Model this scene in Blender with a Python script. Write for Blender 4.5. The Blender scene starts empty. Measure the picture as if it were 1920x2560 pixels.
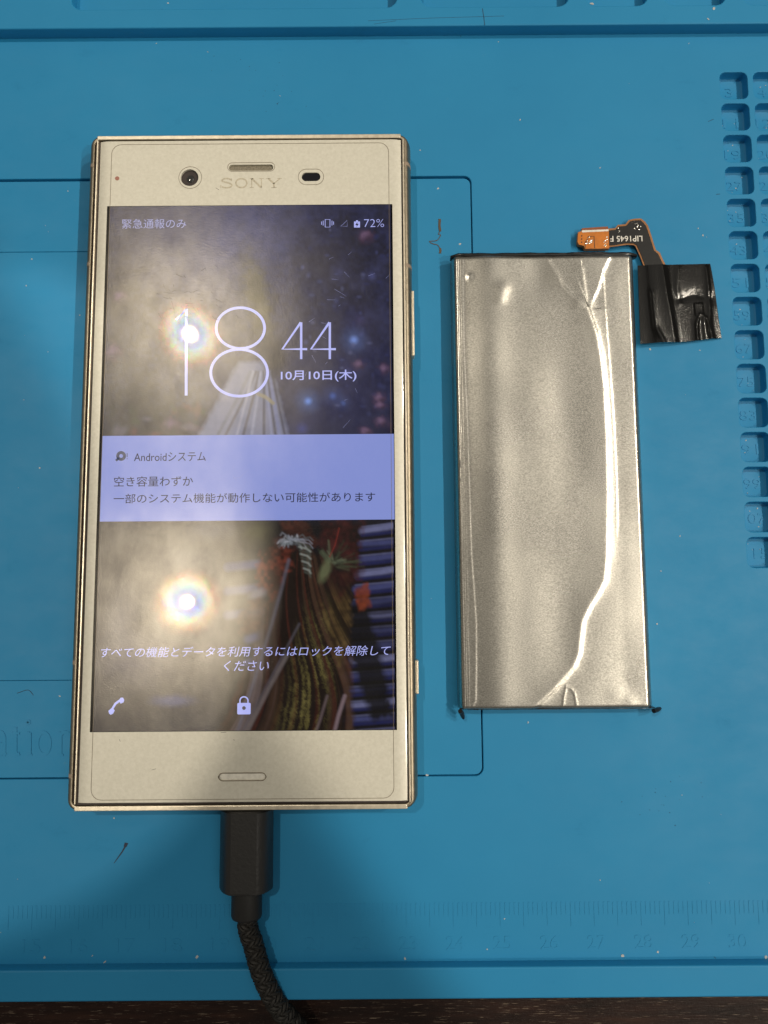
import bpy, bmesh, math, random
import numpy as np
from mathutils import Vector, Matrix
from mathutils.geometry import tessellate_polygon

S = bpy.context.scene
COL = S.collection
MM = 0.001
rnd = random.Random(7)
nrs = np.random.RandomState(11)

# ------------------------------------------------------------------ camera, world, lamps
FPX, TH, RO, ZC = 1776.0, math.radians(5.7), math.radians(-0.42), 160.0
R3 = Matrix.Rotation(TH, 3, 'X') @ Matrix.Rotation(RO, 3, 'Z')
cam = bpy.data.objects.new('camera', bpy.data.cameras.new('camera'))
COL.objects.link(cam)
cam.matrix_world = Matrix.Translation((0, 0, ZC * MM)) @ R3.to_4x4()
cam.data.sensor_fit = 'VERTICAL'
cam.data.sensor_height = 36.0
cam.data.lens = FPX / 2560 * 36.0
cam.data.clip_start = 0.01
cam.data.clip_end = 20
S.camera = cam

W = bpy.data.worlds.new('World'); S.world = W
W.use_nodes = True
bg = W.node_tree.nodes['Background']
bg.inputs['Color'].default_value = (1.0, 0.93, 0.82, 1)
bg.inputs['Strength'].default_value = 0.145

def lamp(name, kind, loc, power, radius, aim=None, half=None, blend=0.15, color=(1, .9, .74)):
    d = bpy.data.lights.new(name, kind)
    d.energy = power; d.color = color; d.shadow_soft_size = radius
    o = bpy.data.objects.new(name, d); COL.objects.link(o)
    o.location = [c * MM for c in loc]
    if aim is not None:
        v = Vector([a - b for a, b in zip(aim, loc)])
        o.rotation_euler = v.to_track_quat('-Z', 'Y').to_euler()
        d.spot_size = 2 * half; d.spot_blend = blend
    return o
H = 1500.0
lamp('ceiling_lamp', 'POINT', (-462, 597, H + 7), 25, .010)
lamp('ceiling_lamp', 'SPOT', (-456, -40, H + 7), 29, .005, (-104, 0, 0), math.radians(2.86), .03)  # narrow cone; its edge stands in for an unseen person's shadow
# three downlights to the right; their cones, cut to imitate an unseen person's shadow, end along one line across the near left of the mat
la, lb = Vector((-17.5, -53, 0)), Vector((-7.7, -67, 0))
for yy in (-420, 60, 540):
    lp = Vector((1100, yy, H)); nrm = (la - lp).cross(lb - lp).normalized()
    if nrm.dot(Vector((60, 60, 0)) - lp) < 0: nrm = -nrm
    mid = ((la + lb) / 2 - lp).normalized(); hf = math.radians(39)
    ax = mid * math.cos(hf) + nrm * math.sin(hf); t = -lp.z / ax.z
    lamp('ceiling_lamp', 'SPOT', tuple(lp), 31, .006, tuple(lp + ax * t), hf, .012)
soft = lamp('fill_panel', 'AREA', (740, 0, 1560), 4.6, .1)          # added unseen panel, placed to brighten the battery foil
soft.data.shape = 'RECTANGLE'; soft.data.size = .86; soft.data.size_y = 2.6; soft.data.color = (1, .93, .82)
S.view_settings.view_transform = 'Standard'
S.view_settings.look = 'None'
S.view_settings.gamma = 1
S.view_settings.exposure = 0.0

def P(px, py, z=0.0):                      # a photo pixel to a point (mm) on the plane at height z
    d = R3 @ Vector(((px - 960) / FPX, (1280 - py) / FPX, -1))
    t = (ZC - z) / -d.z
    return (d.x * t, d.y * t)

# ------------------------------------------------------------------ node helpers
def new_mat(name):
    m = bpy.data.materials.new(name); m.use_nodes = True
    nt = m.node_tree
    return m, nt, nt.nodes['Principled BSDF'], nt.nodes['Material Output']
def nd(nt, t, **k):
    n = nt.nodes.new(t)
    for a, v in k.items():
        if a in n.inputs: n.inputs[a].default_value = v
        else: setattr(n, a, v)
    return n
def coords(nt, scale=(1, 1, 1), rot=(0, 0, 0)):
    g = nd(nt, 'ShaderNodeNewGeometry'); m = nd(nt, 'ShaderNodeMapping')
    m.inputs['Scale'].default_value = scale; m.inputs['Rotation'].default_value = rot
    nt.links.new(g.outputs['Position'], m.inputs['Vector'])
    return m.outputs[0]
def noise(nt, vec, scale, detail=3, rough=.5):
    n = nd(nt, 'ShaderNodeTexNoise'); n.inputs['Scale'].default_value = scale
    n.inputs['Detail'].default_value = detail; n.inputs['Roughness'].default_value = rough
    nt.links.new(vec, n.inputs['Vector'])
    return n.outputs['Fac']
def ramp(nt, fac, stops):
    r = nd(nt, 'ShaderNodeValToRGB'); e = r.color_ramp.elements
    while len(e) < len(stops): e.new(.5)
    for el, (p, c) in zip(e, stops):
        el.position = p; el.color = tuple(c) + (1,) if len(c) == 3 else c
    nt.links.new(fac, r.inputs[0])
    return r.outputs[0]
def bump(nt, hgt, strength, dist, normal=None):
    b = nd(nt, 'ShaderNodeBump'); b.inputs['Strength'].default_value = strength
    b.inputs['Distance'].default_value = dist
    nt.links.new(hgt, b.inputs['Height'])
    if normal: nt.links.new(normal, b.inputs['Normal'])
    return b.outputs[0]
def mix_col(nt, fac, a, b):
    m = nd(nt, 'ShaderNodeMix', data_type='RGBA')
    for sock, v in ((m.inputs[0], fac), (m.inputs[6], a), (m.inputs[7], b)):
        if isinstance(v, (int, float)): sock.default_value = v
        elif isinstance(v, tuple): sock.default_value = v + (1,)
        else: nt.links.new(v, sock)
    return m.outputs[2]

def simple(name, col, rough=.5, metal=0.0, spec=.5, noise_scale=None, var=.12, bscale=None, bstr=.2, bdist=5e-5, coat=0.0, stretch=(1, 1, 1)):
    m, nt, p, out = new_mat(name)
    p.inputs['Base Color'].default_value = tuple(col) + (1,)
    p.inputs['Roughness'].default_value = rough; p.inputs['Metallic'].default_value = metal
    p.inputs['Specular IOR Level'].default_value = spec
    p.inputs['Coat Weight'].default_value = coat; p.inputs['Coat Roughness'].default_value = .08
    v = coords(nt, stretch)
    ns = noise(nt, v, noise_scale or 900, 4)
    c = ramp(nt, ns, [(.3, [x * (1 - var) for x in col]), (.7, [min(1, x * (1 + var)) for x in col])])
    nt.links.new(c, p.inputs['Base Color'])
    if bscale:
        nt.links.new(bump(nt, noise(nt, v, bscale, 2), bstr, bdist), p.inputs['Normal'])
    return m

# blue silicone mat: even blue, faint smudges, tiny surface grain
def mat_silicone():
    m, nt, p, out = new_mat('blue_silicone')
    v = coords(nt)
    big = noise(nt, v, 22, 5, .6)
    c1 = ramp(nt, big, [(.3, (.013, .212, .438)), (.72, (.018, .238, .478))])
    sm = noise(nt, coords(nt, (1, 1.6, 1)), 75, 6, .72)
    smf = ramp(nt, sm, [(.62, (0, 0, 0)), (.78, (.35, .35, .35))])
    c2 = mix_col(nt, smf, c1, (.012, .14, .31))
    sp = noise(nt, v, 420, 3, .6)
    spf = ramp(nt, sp, [(.70, (0, 0, 0)), (.80, (.22, .22, .22))])
    c3 = mix_col(nt, spf, c2, (.09, .26, .38))
    nt.links.new(c3, p.inputs['Base Color'])
    p.inputs['Specular IOR Level'].default_value = .32
    r = ramp(nt, sm, [(.3, (.5, .5, .5)), (.7, (.66, .66, .66))])
    nt.links.new(r, p.inputs['Roughness'])
    b1 = bump(nt, noise(nt, v, 2600, 2), .25, 3e-5)
    nt.links.new(bump(nt, noise(nt, v, 160, 2), .12, 1.2e-4, b1), p.inputs['Normal'])
    return m

def mat_wood():
    m, nt, p, out = new_mat('dark_wood')
    v = coords(nt, (1, 9, 1))
    n1 = noise(nt, v, 60, 6, .6)
    c = ramp(nt, n1, [(.3, (.006, .0022, .0015)), (.55, (.016, .0062, .004)), (.8, (.036, .015, .009))])
    fine = noise(nt, coords(nt, (1, 22, 1)), 210, 4, .7)
    pore_glint = ramp(nt, fine, [(.61, (0, 0, 0)), (.66, (1, 1, 1))])
    c2 = mix_col(nt, pore_glint, c, (.17, .13, .095))  # pale dashes paint in the glints along the grain
    nt.links.new(c2, p.inputs['Base Color'])
    p.inputs['Roughness'].default_value = .40; p.inputs['Specular IOR Level'].default_value = .22
    b = bump(nt, fine, .6, 1.2e-4)
    nt.links.new(bump(nt, noise(nt, coords(nt), 2200, 2), .5, 6e-5, b), p.inputs['Normal'])
    return m

# clear film on the phone's front: sharp core, warm haze and a faint coloured diffraction ring round a lamp's reflection
def film_nodes(nt, base, amount=1.0, haze=.042):
    geo = nd(nt, 'ShaderNodeNewGeometry')
    def tilted(alpha, seed, spread):
        wn = nd(nt, 'ShaderNodeTexWhiteNoise', noise_dimensions='4D'); wn.inputs['W'].default_value = seed
        sc = nd(nt, 'ShaderNodeVectorMath', operation='SCALE'); sc.inputs['Scale'].default_value = 9.3e5
        nt.links.new(geo.outputs['Position'], sc.inputs[0]); nt.links.new(sc.outputs[0], wn.inputs['Vector'])
        sep = nd(nt, 'ShaderNodeSeparateColor'); nt.links.new(wn.outputs['Color'], sep.inputs[0])
        def mt(op, a, b=None):
            n = nd(nt, 'ShaderNodeMath', operation=op)
            for i, x in enumerate((a, b)):
                if x is None: continue
                if isinstance(x, (int, float)): n.inputs[i].default_value = x
                else: nt.links.new(x, n.inputs[i])
            return n.outputs[0]
        ang = mt('MULTIPLY', sep.outputs[0], 6.28318)
        rad = mt('ADD', mt('MULTIPLY', sep.outputs[1], spread), alpha - spread / 2)
        cx = nd(nt, 'ShaderNodeCombineXYZ')
        nt.links.new(mt('MULTIPLY', mt('COSINE', ang), rad), cx.inputs[0])
        nt.links.new(mt('MULTIPLY', mt('SINE', ang), rad), cx.inputs[1])
        ad = nd(nt, 'ShaderNodeVectorMath', operation='ADD')
        nt.links.new(geo.outputs['Normal'], ad.inputs[0]); nt.links.new(cx.outputs[0], ad.inputs[1])
        no = nd(nt, 'ShaderNodeVectorMath', operation='NORMALIZE'); nt.links.new(ad.outputs[0], no.inputs[0])
        return no.outputs[0]
    def gloss(col, rough, normal=None):
        g = nd(nt, 'ShaderNodeBsdfGlossy', distribution='BECKMANN'); g.inputs['Color'].default_value = tuple(c * amount for c in col) + (1,)
        g.inputs['Roughness'].default_value = rough
        if normal: nt.links.new(normal, g.inputs['Normal'])
        return g.outputs[0]
    def add(a, b):
        s = nd(nt, 'ShaderNodeAddShader'); nt.links.new(a, s.inputs[0]); nt.links.new(b, s.inputs[1]); return s.outputs[0]
    peel2 = bump(nt, noise(nt, coords(nt, (1, 2.2, 1), (0, 0, .7)), 2500, 2, .6), .6, 2.2e-5)
    o = add(base, gloss((.0036, .0030, .0021), .05))
    smear = noise(nt, coords(nt, (1.5, 1, 1), (0, 0, -.5)), 95, 5, .68)
    def hazy(k, rough, nrm):
        g = nd(nt, 'ShaderNodeBsdfGlossy', distribution='BECKMANN'); g.inputs['Roughness'].default_value = rough; h = haze * k
        nt.links.new(ramp(nt, smear, [(.28, (h * .62, h * .575, h * .50)), (.52, (h, h * .93, h * .80)), (.74, (h * 1.3, h * 1.22, h * 1.06))]), g.inputs['Color'])
        nt.links.new(nrm, g.inputs['Normal'])
        return g.outputs[0]
    o = add(o, hazy(.17, .19, peel2))
    o = add(o, hazy(1.0, .275, peel2))
    o = add(o, gloss((.0015, .0, .0), .06, tilted(.0172, 1.7, .0075)))
    o = add(o, gloss((.0, .0015, .0), .06, tilted(.0148, 5.1, .009)))
    o = add(o, gloss((.0, .0, .0020), .06, tilted(.0115, 9.4, .011)))
    return o

def mat_screen(name, color=None, strength=1.0, attr=None, haze=.042):
    m, nt, p, out = new_mat(name)
    nt.nodes.remove(p)
    em = nd(nt, 'ShaderNodeEmission'); em.inputs['Strength'].default_value = strength
    if attr:
        a = nd(nt, 'ShaderNodeAttribute', attribute_name=attr); nt.links.new(a.outputs['Color'], em.inputs['Color'])
    else:
        em.inputs['Color'].default_value = tuple(color) + (1,)
    nt.links.new(film_nodes(nt, em.outputs[0], 1.0, haze), out.inputs['Surface'])
    return m

def mat_gold_panel():
    m, nt, p, out = new_mat('gold_front')
    v = coords(nt)
    g = noise(nt, v, 1500, 3, .6)
    c = ramp(nt, g, [(.3, (.62, .598, .51)), (.7, (.70, .678, .59))])
    nt.links.new(c, p.inputs['Base Color'])
    p.inputs['Metallic'].default_value = .15; p.inputs['Roughness'].default_value = .5
    p.inputs['Coat Weight'].default_value = .35; p.inputs['Coat Roughness'].default_value = .12
    nt.links.new(bump(nt, g, .25, 3e-5), p.inputs['Normal'])
    return m

def mat_foil():
    m, nt, p, out = new_mat('silver_foil')
    v = coords(nt, (1, 1.7, 1), (0, 0, .12))
    g = noise(nt, v, 2700, 2, .6)
    c = ramp(nt, g, [(.32, (.35, .335, .30)), (.68, (.60, .58, .53))])
    nt.links.new(c, p.inputs['Base Color'])
    p.inputs['Metallic'].default_value = 1
    nt.links.new(ramp(nt, noise(nt, coords(nt), 60, 3), [(.3, (.25, .25, .25)), (.7, (.31, .31, .31))]), p.inputs['Roughness'])
    nt.links.new(bump(nt, g, .6, 3.2e-5), p.inputs['Normal'])
    return m

M = dict(
    mat=mat_silicone(), wood=mat_wood(), panel=mat_gold_panel(), foil=mat_foil(),
    frame=simple('gold_metal', (.31, .27, .205), .42, 1.0, bscale=2500, bstr=.12, bdist=2e-5),
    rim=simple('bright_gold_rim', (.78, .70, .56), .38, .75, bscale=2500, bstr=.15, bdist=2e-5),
    band=simple('antenna_band_plastic', (.30, .23, .17), .55),
    gap=simple('dark_gap', (.035, .024, .022), .6),
    black=simple('black_plastic', (.0055, .005, .0045), .38, spec=1.0, bscale=1300, bstr=.8, bdist=8e-5),
    collar=simple('black_rubber', (.012, .012, .012), .5, bscale=2500, bstr=.2),
    cord=simple('black_braid', (.010, .009, .0075), .62, noise_scale=2500, var=.5, bscale=3500, bstr=.6, bdist=5e-5),
    tape=simple('black_tape', (.0035, .0035, .0035), .15, spec=.25, bscale=2600, bstr=.5, bdist=4e-5),
    edge_tape=simple('black_edge_tape', (.008, .008, .009), .28, bscale=900, bstr=.3),
    flex_black=simple('black_flex', (.006, .006, .0055), .2, bscale=1200, bstr=.25, bdist=5e-5),
    flex_orange=simple('amber_flex', (.55, .17, .015), .33, .1, bscale=1300, bstr=.3, bdist=5e-5),
    flex_rim=simple('copper_flex_rim', (.30, .13, .04), .4, .2),
    stiff=simple('brown_stiffener', (.26, .075, .02), .35),
    white=simple('white_print', (.75, .73, .68), .5),
    solder=simple('solder', (.75, .72, .66), .22, 1.0, bscale=1500, bstr=.5),
    dark=simple('dark_print', (.03, .012, .006), .5),
    logo=simple('grey_logo_print', (.50, .455, .35), .5, noise_scale=2500, var=.18),
    glass_black=simple('black_glass', (.004, .004, .008), .08, coat=1),
    lens=simple('lens_glass', (.03, .03, .03), .1, coat=1),
    lens_ring=simple('lens_ring', (.19, .165, .15), .35),
    grille=simple('grille_mesh', (.20, .175, .125), .5, noise_scale=3000, var=.3, bscale=4000, bstr=.6),
    well=simple('slot_wall', (.16, .125, .095), .5),
    mic=simple('pale_slot', (.78, .76, .69), .5),
    led=simple('led_lens', (.33, .13, .09), .4),
    protector=simple('protector_edge_clear', (.17, .13, .085), .3),
    scrap=simple('brown_glue', (.085, .06, .035), .45),
    hair=simple('dark_hair', (.012, .012, .016), .5),
    lint=simple('pale_lint', (.42, .45, .46), .6),
    stain=simple('dark_mark', (.014, .022, .05), .7),
    crack=simple('crack_and_scuff', (.012, .085, .17), .8),  # darker blue for the cracks and scuff flecks in the mat
    disp=mat_screen('display_picture', attr='picture'),
    glow=mat_screen('display_lettering', (.40, .43, .86), 1.0),
    glow_dim=mat_screen('display_dim_lettering', (.27, .29, .55), 1.0),
    card=mat_screen('display_card', (.215, .265, .61), 1.0, haze=.042),
    ink=mat_screen('display_dark_lettering', (.010, .010, .022), 1.0, haze=.026),
    inkblue=mat_screen('display_blue_icon', (.02, .035, .09), 1.0),
    screen_black=mat_screen('display_black_border', (.002, .002, .003), 1.0, haze=.012),
)

# ------------------------------------------------------------------ object helpers (all coordinates in mm, world)
ORG = {}
def link(o, parent, origin):
    COL.objects.link(o); ORG[o.name] = origin
    if parent:
        o.parent = parent; po = ORG[parent.name]
        o.location = [(a - b) * MM for a, b in zip(origin, po)]
    else:
        o.location = [a * MM for a in origin]
    return o
def tag(o, label=None, cat=None, group=None, kind=None):
    for k, v in (('label', label), ('category', cat), ('group', group), ('kind', kind)):
        if v: o[k] = v
    return o
def empty(name, loc, label, cat, group=None):
    o = bpy.data.objects.new(name, None); o.empty_display_size = .01
    link(o, None, loc); return tag(o, label, cat, group)
def obj(name, verts, faces, mat, parent=None, smooth=True, angle=35, origin=None, kind=None):
    vs = np.array(verts, dtype=float)
    if origin is None:
        origin = ORG[parent.name] if parent else tuple(((vs.min(0) + vs.max(0)) / 2)[:2]) + (float(vs[:, 2].min()),)
    me = bpy.data.meshes.new(name)
    me.from_pydata(((vs - np.array(origin)) * MM).tolist(), [], [tuple(f) for f in faces])
    me.validate(); me.update()
    bm = bmesh.new(); bm.from_mesh(me)
    bmesh.ops.recalc_face_normals(bm, faces=bm.faces); bm.to_mesh(me); bm.free()
    if smooth:
        me.shade_smooth(); me.set_sharp_from_angle(angle=math.radians(angle))
        flat = {}
        for pg in me.polygons:                       # a flat top keeps its own shading, apart from the rounded edge beside it
            fz = pg.normal.z > .99995
            for e in pg.edge_keys: flat.setdefault(e, []).append(fz)
        ix = {tuple(sorted(e.vertices)): e for e in me.edges}
        for e, q in flat.items():
            if len(q) == 2 and q[0] != q[1]: ix[tuple(sorted(e))].use_edge_sharp = True
    me.materials.append(M[mat])
    o = bpy.data.objects.new(name, me); link(o, parent, origin)
    if kind: o['kind'] = kind
    return o

def rrect(x0, y0, x1, y1, r, seg=6):
    def f(d=0.0):
        a0, b0, a1, b1 = x0 + d, y0 + d, x1 - d, y1 - d
        q = max(.01, r - d); out = []
        for cx, cy, s in ((a1 - q, b1 - q, 0), (a0 + q, b1 - q, 90), (a0 + q, b0 + q, 180), (a1 - q, b0 + q, 270)):
            for i in range(seg + 1):
                t = math.radians(s + 90 * i / seg)
                out.append((cx + q * math.cos(t), cy + q * math.sin(t)))
        return out
    return f
def circle(cx, cy, r, n=40, ry=None):
    def f(d=0.0):
        return [(cx + (r - d) * math.cos(2 * math.pi * i / n), cy + ((ry or r) - d) * math.sin(2 * math.pi * i / n)) for i in range(n)]
    return f
def plate(outer, holes, z0, z1, b=.15, seg=3, bottom=False):
    V, F = [], []
    loops_top = []
    for k, fn in enumerate([outer] + list(holes)):
        sg = 1 if k == 0 else -1
        prof = [(b * (1 - math.sin(i / seg * math.pi / 2)), z1 - b * (1 - math.cos(i / seg * math.pi / 2))) for i in range(seg + 1)] if b > 0 else [(0, z1)]
        prof.append((0, z0))
        rings = []
        for d, z in prof:
            base = len(V); pts = fn(sg * d)
            V += [(x, y, z) for x, y in pts]; rings.append((base, len(pts)))
        for (a, n), (c, _) in zip(rings, rings[1:]):
            for i in range(n):
                j = (i + 1) % n; F.append((a + i, a + j, c + j, c + i))
        loops_top.append(rings[0]); last = rings[-1]
        if k == 0 and bottom: F.append(list(range(last[0], last[0] + last[1])))
    polys, idx = [], []
    for a, n in loops_top:
        polys.append([Vector((V[a + i][0], V[a + i][1], 0)) for i in range(n)]); idx += list(range(a, a + n))
    for t in tessellate_polygon(polys): F.append(tuple(idx[i] for i in t))
    return V, F
def prism(pts, z0, z1, b=.0):
    n = len(pts); V = [(x, y, z1) for x, y in pts] + [(x, y, z0) for x, y in pts]
    F = [(i, (i + 1) % n, n + (i + 1) % n, n + i) for i in range(n)]
    for t in tessellate_polygon([[Vector((x, y, 0)) for x, y in pts]]): F.append(tuple(t))
    F += [tuple(n + i for i in t) for t in tessellate_polygon([[Vector((x, y, 0)) for x, y in pts]])]
    return V, F
def merge(*parts):
    V, F = [], []
    for v, f in parts:
        b = len(V); V += list(v); F += [tuple(i + b for i in q) for q in f]
    return V, F
def stroke(pts, w, z0, z1, closed=False, w2=None):
    """a ribbon of width w (tapering to w2) along a 2D polyline, from z0 up to z1"""
    n = len(pts); L, Rr = [], []
    for i, (x, y) in enumerate(pts):
        if closed: a, c = pts[i - 1], pts[(i + 1) % n]
        else: a, c = pts[max(0, i - 1)], pts[min(n - 1, i + 1)]
        dx, dy = c[0] - a[0], c[1] - a[1]; l = math.hypot(dx, dy) or 1
        ww = (w if w2 is None else w + (w2 - w) * i / (n - 1)) / 2
        L.append((x - dy / l * ww, y + dx / l * ww)); Rr.append((x + dy / l * ww, y - dx / l * ww))
    V = [(x, y, z1) for x, y in L] + [(x, y, z1) for x, y in Rr] + [(x, y, z0) for x, y in L] + [(x, y, z0) for x, y in Rr]
    F = []
    m = n if closed else n - 1
    for i in range(m):
        j = (i + 1) % n
        F += [(i, j, n + j, n + i), (i, 2 * n + i, 2 * n + j, j), (n + i, n + j, 3 * n + j, 3 * n + i)]
    if not closed: F += [(0, n, 3 * n, 2 * n), (n - 1, 3 * n - 1, 4 * n - 1, 2 * n - 1)]
    return V, F
def tube(pts, r, n=12, caps=True, rads=None):
    V, F = [], []
    up = Vector((0, 0, 1))
    for i, p in enumerate(pts):
        a, c = Vector(pts[max(0, i - 1)]), Vector(pts[min(len(pts) - 1, i + 1)])
        t = (c - a).normalized(); s = t.cross(up)
        s = s.normalized() if s.length > 1e-6 else Vector((1, 0, 0)); u = s.cross(t)
        rr = rads[i] if rads else r
        for k in range(n):
            g = 2 * math.pi * k / n
            V.append(tuple(Vector(p) + s * rr * math.cos(g) + u * rr * math.sin(g)))
    for i in range(len(pts) - 1):
        for k in range(n):
            j = (k + 1) % n; F.append((i * n + k, i * n + j, (i + 1) * n + j, (i + 1) * n + k))
    if caps: F += [tuple(range(n)), tuple(range((len(pts) - 1) * n, len(pts) * n))]
    return V, F
def spline(pts, m=8):
    P_ = [Vector(p) for p in pts]; P_ = [2 * P_[0] - P_[1]] + P_ + [2 * P_[-1] - P_[-2]]
    out = []
    for i in range(1, len(P_) - 2):
        for k in range(m):
            t = k / m; a, b, c, d = P_[i - 1:i + 3]
            out.append(tuple(.5 * (2 * b + (c - a) * t + (2 * a - 5 * b + 4 * c - d) * t * t + (3 * b - a - 3 * c + d) * t ** 3)))
    out.append(tuple(P_[-2])); return out
def text(body, box, z, h=0.0, rot180=False, shear=0.0, offset=0.0):
    """lettering fitted into box = (x0, y0, x1, y1), lying at height z"""
    cu = bpy.data.curves.new('lettering', 'FONT'); cu.body = body; cu.size = 1; cu.shear = shear; cu.offset = offset
    cu.resolution_u = 4
    o = bpy.data.objects.new('lettering', cu); COL.objects.link(o)
    dg = bpy.context.evaluated_depsgraph_get()
    me = bpy.data.meshes.new_from_object(o.evaluated_get(dg))
    v = np.array([tuple(q.co) for q in me.vertices]); f = [tuple(q.vertices) for q in me.polygons]
    bpy.data.objects.remove(o); bpy.data.curves.remove(cu); bpy.data.meshes.remove(me)
    mn, mx = v.min(0), v.max(0); u = (v - mn) / np.maximum(mx - mn, 1e-9)
    if rot180: u = 1 - u
    x = box[0] + u[:, 0] * (box[2] - box[0]); y = box[1] + u[:, 1] * (box[3] - box[1])
    top = [(a, b, z + h) for a, b in zip(x, y)]
    if h <= 0: return top, f
    n = len(top); V = top + [(a, b, z) for a, b in zip(x, y)]
    cnt = {}
    for q in f:
        for i in range(len(q)):
            e = (q[i], q[(i + 1) % len(q)]); cnt[e] = 1
    F = list(f)
    for a, b in list(cnt):
        if (b, a) not in cnt: F.append((b, a, n + a, n + b))
    return V, F
def pbox(x0, y0, x1, y1, z):
    a = P(x0, y1, z); b = P(x1, y0, z); return (a[0], a[1], b[0], b[1])

# ------------------------------------------------------------------ desk
v, f = plate(rrect(-400, -380, 400, 420, 4), [], -30, -5.2, 1, 2)
tag(obj('desk', v, f, 'wood', origin=(0, 0, -30)), 'dark brown wood desk top under the blue mat', 'desk', kind='structure')

# ------------------------------------------------------------------ blue repair mat
mat = empty('repair_mat', (0, 0, -5.2), 'blue silicone repair mat with moulded trays and ruler lying on the dark desk', 'mat')
PANEL = (-190, -42.1, 21.3, 96.1)
X0, X1, Y0, Y1 = -230, 150, -86.45, 190
tray_boxes, holes = [], [rrect(PANEL[0], PANEL[1], PANEL[2], PANEL[3], 1.8)]
row_y = [115.2 + 6.75 - 8.022 * i for i in range(15)]
for c in range(3):
    for r in range(15):
        x = 81.65 + 8.05 * c
        tray_boxes.append((x, row_y[r] - 6.85, x + 6.65, row_y[r], r, c))
        holes.append(rrect(x, row_y[r] - 6.85, x + 6.65, row_y[r], 1.45))
v, f = plate(rrect(X0, Y0, X1, Y1, 4), [], -5.2, -2.6, .3, 2, True)
obj('mat_base', v, f, 'mat', mat)
v, f = plate(rrect(X0, Y0 + .02, X1, Y1, 4), holes, -2.62, 0, .16, 3)
obj('work_surface', v, f, 'mat', mat)
# recessed panel with a narrow channel round it, plus a shallow inner field on the left
fld = rrect(-185, -21.0, -24, 78.2, 1.5)
v, f = plate(rrect(PANEL[0] + .35, PANEL[1] + .24, PANEL[2] - .22, PANEL[3] - .45, 1.6), [fld], -2.61, -.35, .12, 2)
obj('recessed_panel', v, f, 'mat', mat)
v, f = plate(rrect(-184.92, -20.92, -24.08, 78.12, 1.4), [], -2.6, -.40, .08, 2)
obj('panel_field', v, f, 'mat', mat)
# raised border along the far edge, with its shallow pockets
top_edge = 131.95
pk = []
b = 3.1
ptop = lambda px, py: P(px, py, b)
py_edge = ptop(960, 18)[1]
for xa, xb in ((178, 992), (1052, 1422), (1465, 1620), (1662, 1816), (1858, 2010)):
    x_a, x_b = ptop(xa, 12)[0], ptop(xb, 12)[0]
    pk.append(rrect(x_a, py_edge, x_b, py_edge + 34, 2.6))
xl = ptop(-690, 12)[0], ptop(118, 12)[0]
v, f = plate(rrect(X0, top_edge, X1, Y1, 3), pk, -.3, b, .3, 3)
obj('raised_border', v, f, 'mat', mat)
y_rim = P(960, 2420, 2.6)[1]
v, f = plate(rrect(X0, Y0 + .0, X1, y_rim, .6), [], -.3, 2.6, .35, 3)
obj('raised_border', v, f, 'mat', mat)
# compartments: moulded cups with their number in low relief
numbers = {}
for (x0, y0, x1, y1, r, c) in tray_boxes:
    fn = rrect(x0, y0, x1, y1, 1.45)
    prof = [(.0, -.16), (.05, -1.4), (.10, -2.0), (.22, -2.28), (.45, -2.38)]
    V, F, base = [], [], []
    for d, z in prof:
        base.append(len(V)); V += [(x, y, z) for x, y in fn(d)]
    n = len(fn(0))
    for a, c2 in zip(base, base[1:]):
        for i in range(n): F.append((a + i, a + (i + 1) % n, c2 + (i + 1) % n, c2 + i))
    F.append(tuple(range(base[-1], base[-1] + n)))
    cup = obj('compartment', V, F, 'mat', mat)
    num = str(3 + 8 * r + c); cx, cy = (x0 + x1) / 2 - .1, (y0 + y1) / 2 - .15
    w = .95 * len(num)
    v, f = text(num, (cx - w, cy - 1.15, cx + w, cy + 1.15), -2.4, .12)
    obj('number_relief', v, f, 'mat', cup, smooth=False)
# ruler along the near edge
parts = []
ya, yb, yc = P(960, 2258)[1], P(960, 2290)[1], P(960, 2318)[1]
for i in range(0, 175):
    x = -76.2 + 1.006 * (i - 5)
    parts.append(stroke([(x, ya), (x, yc if i % 5 == 0 else yb)], .34, -.02, .055))
v, f = merge(*parts)
obj('ruler_scale', v, f, 'mat', mat, smooth=False, kind='stuff')
y0, y1 = P(960, 2376)[1], P(960, 2342)[1]
for n in range(15, 32):
    x = -76.0 + 10.06 * (n - 15)
    v, f = text(str(n), (x - 1.95, y0, x + 1.95, y1), -.01, .07)
    obj('ruler_number', v, f, 'mat', mat, smooth=False)
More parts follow.
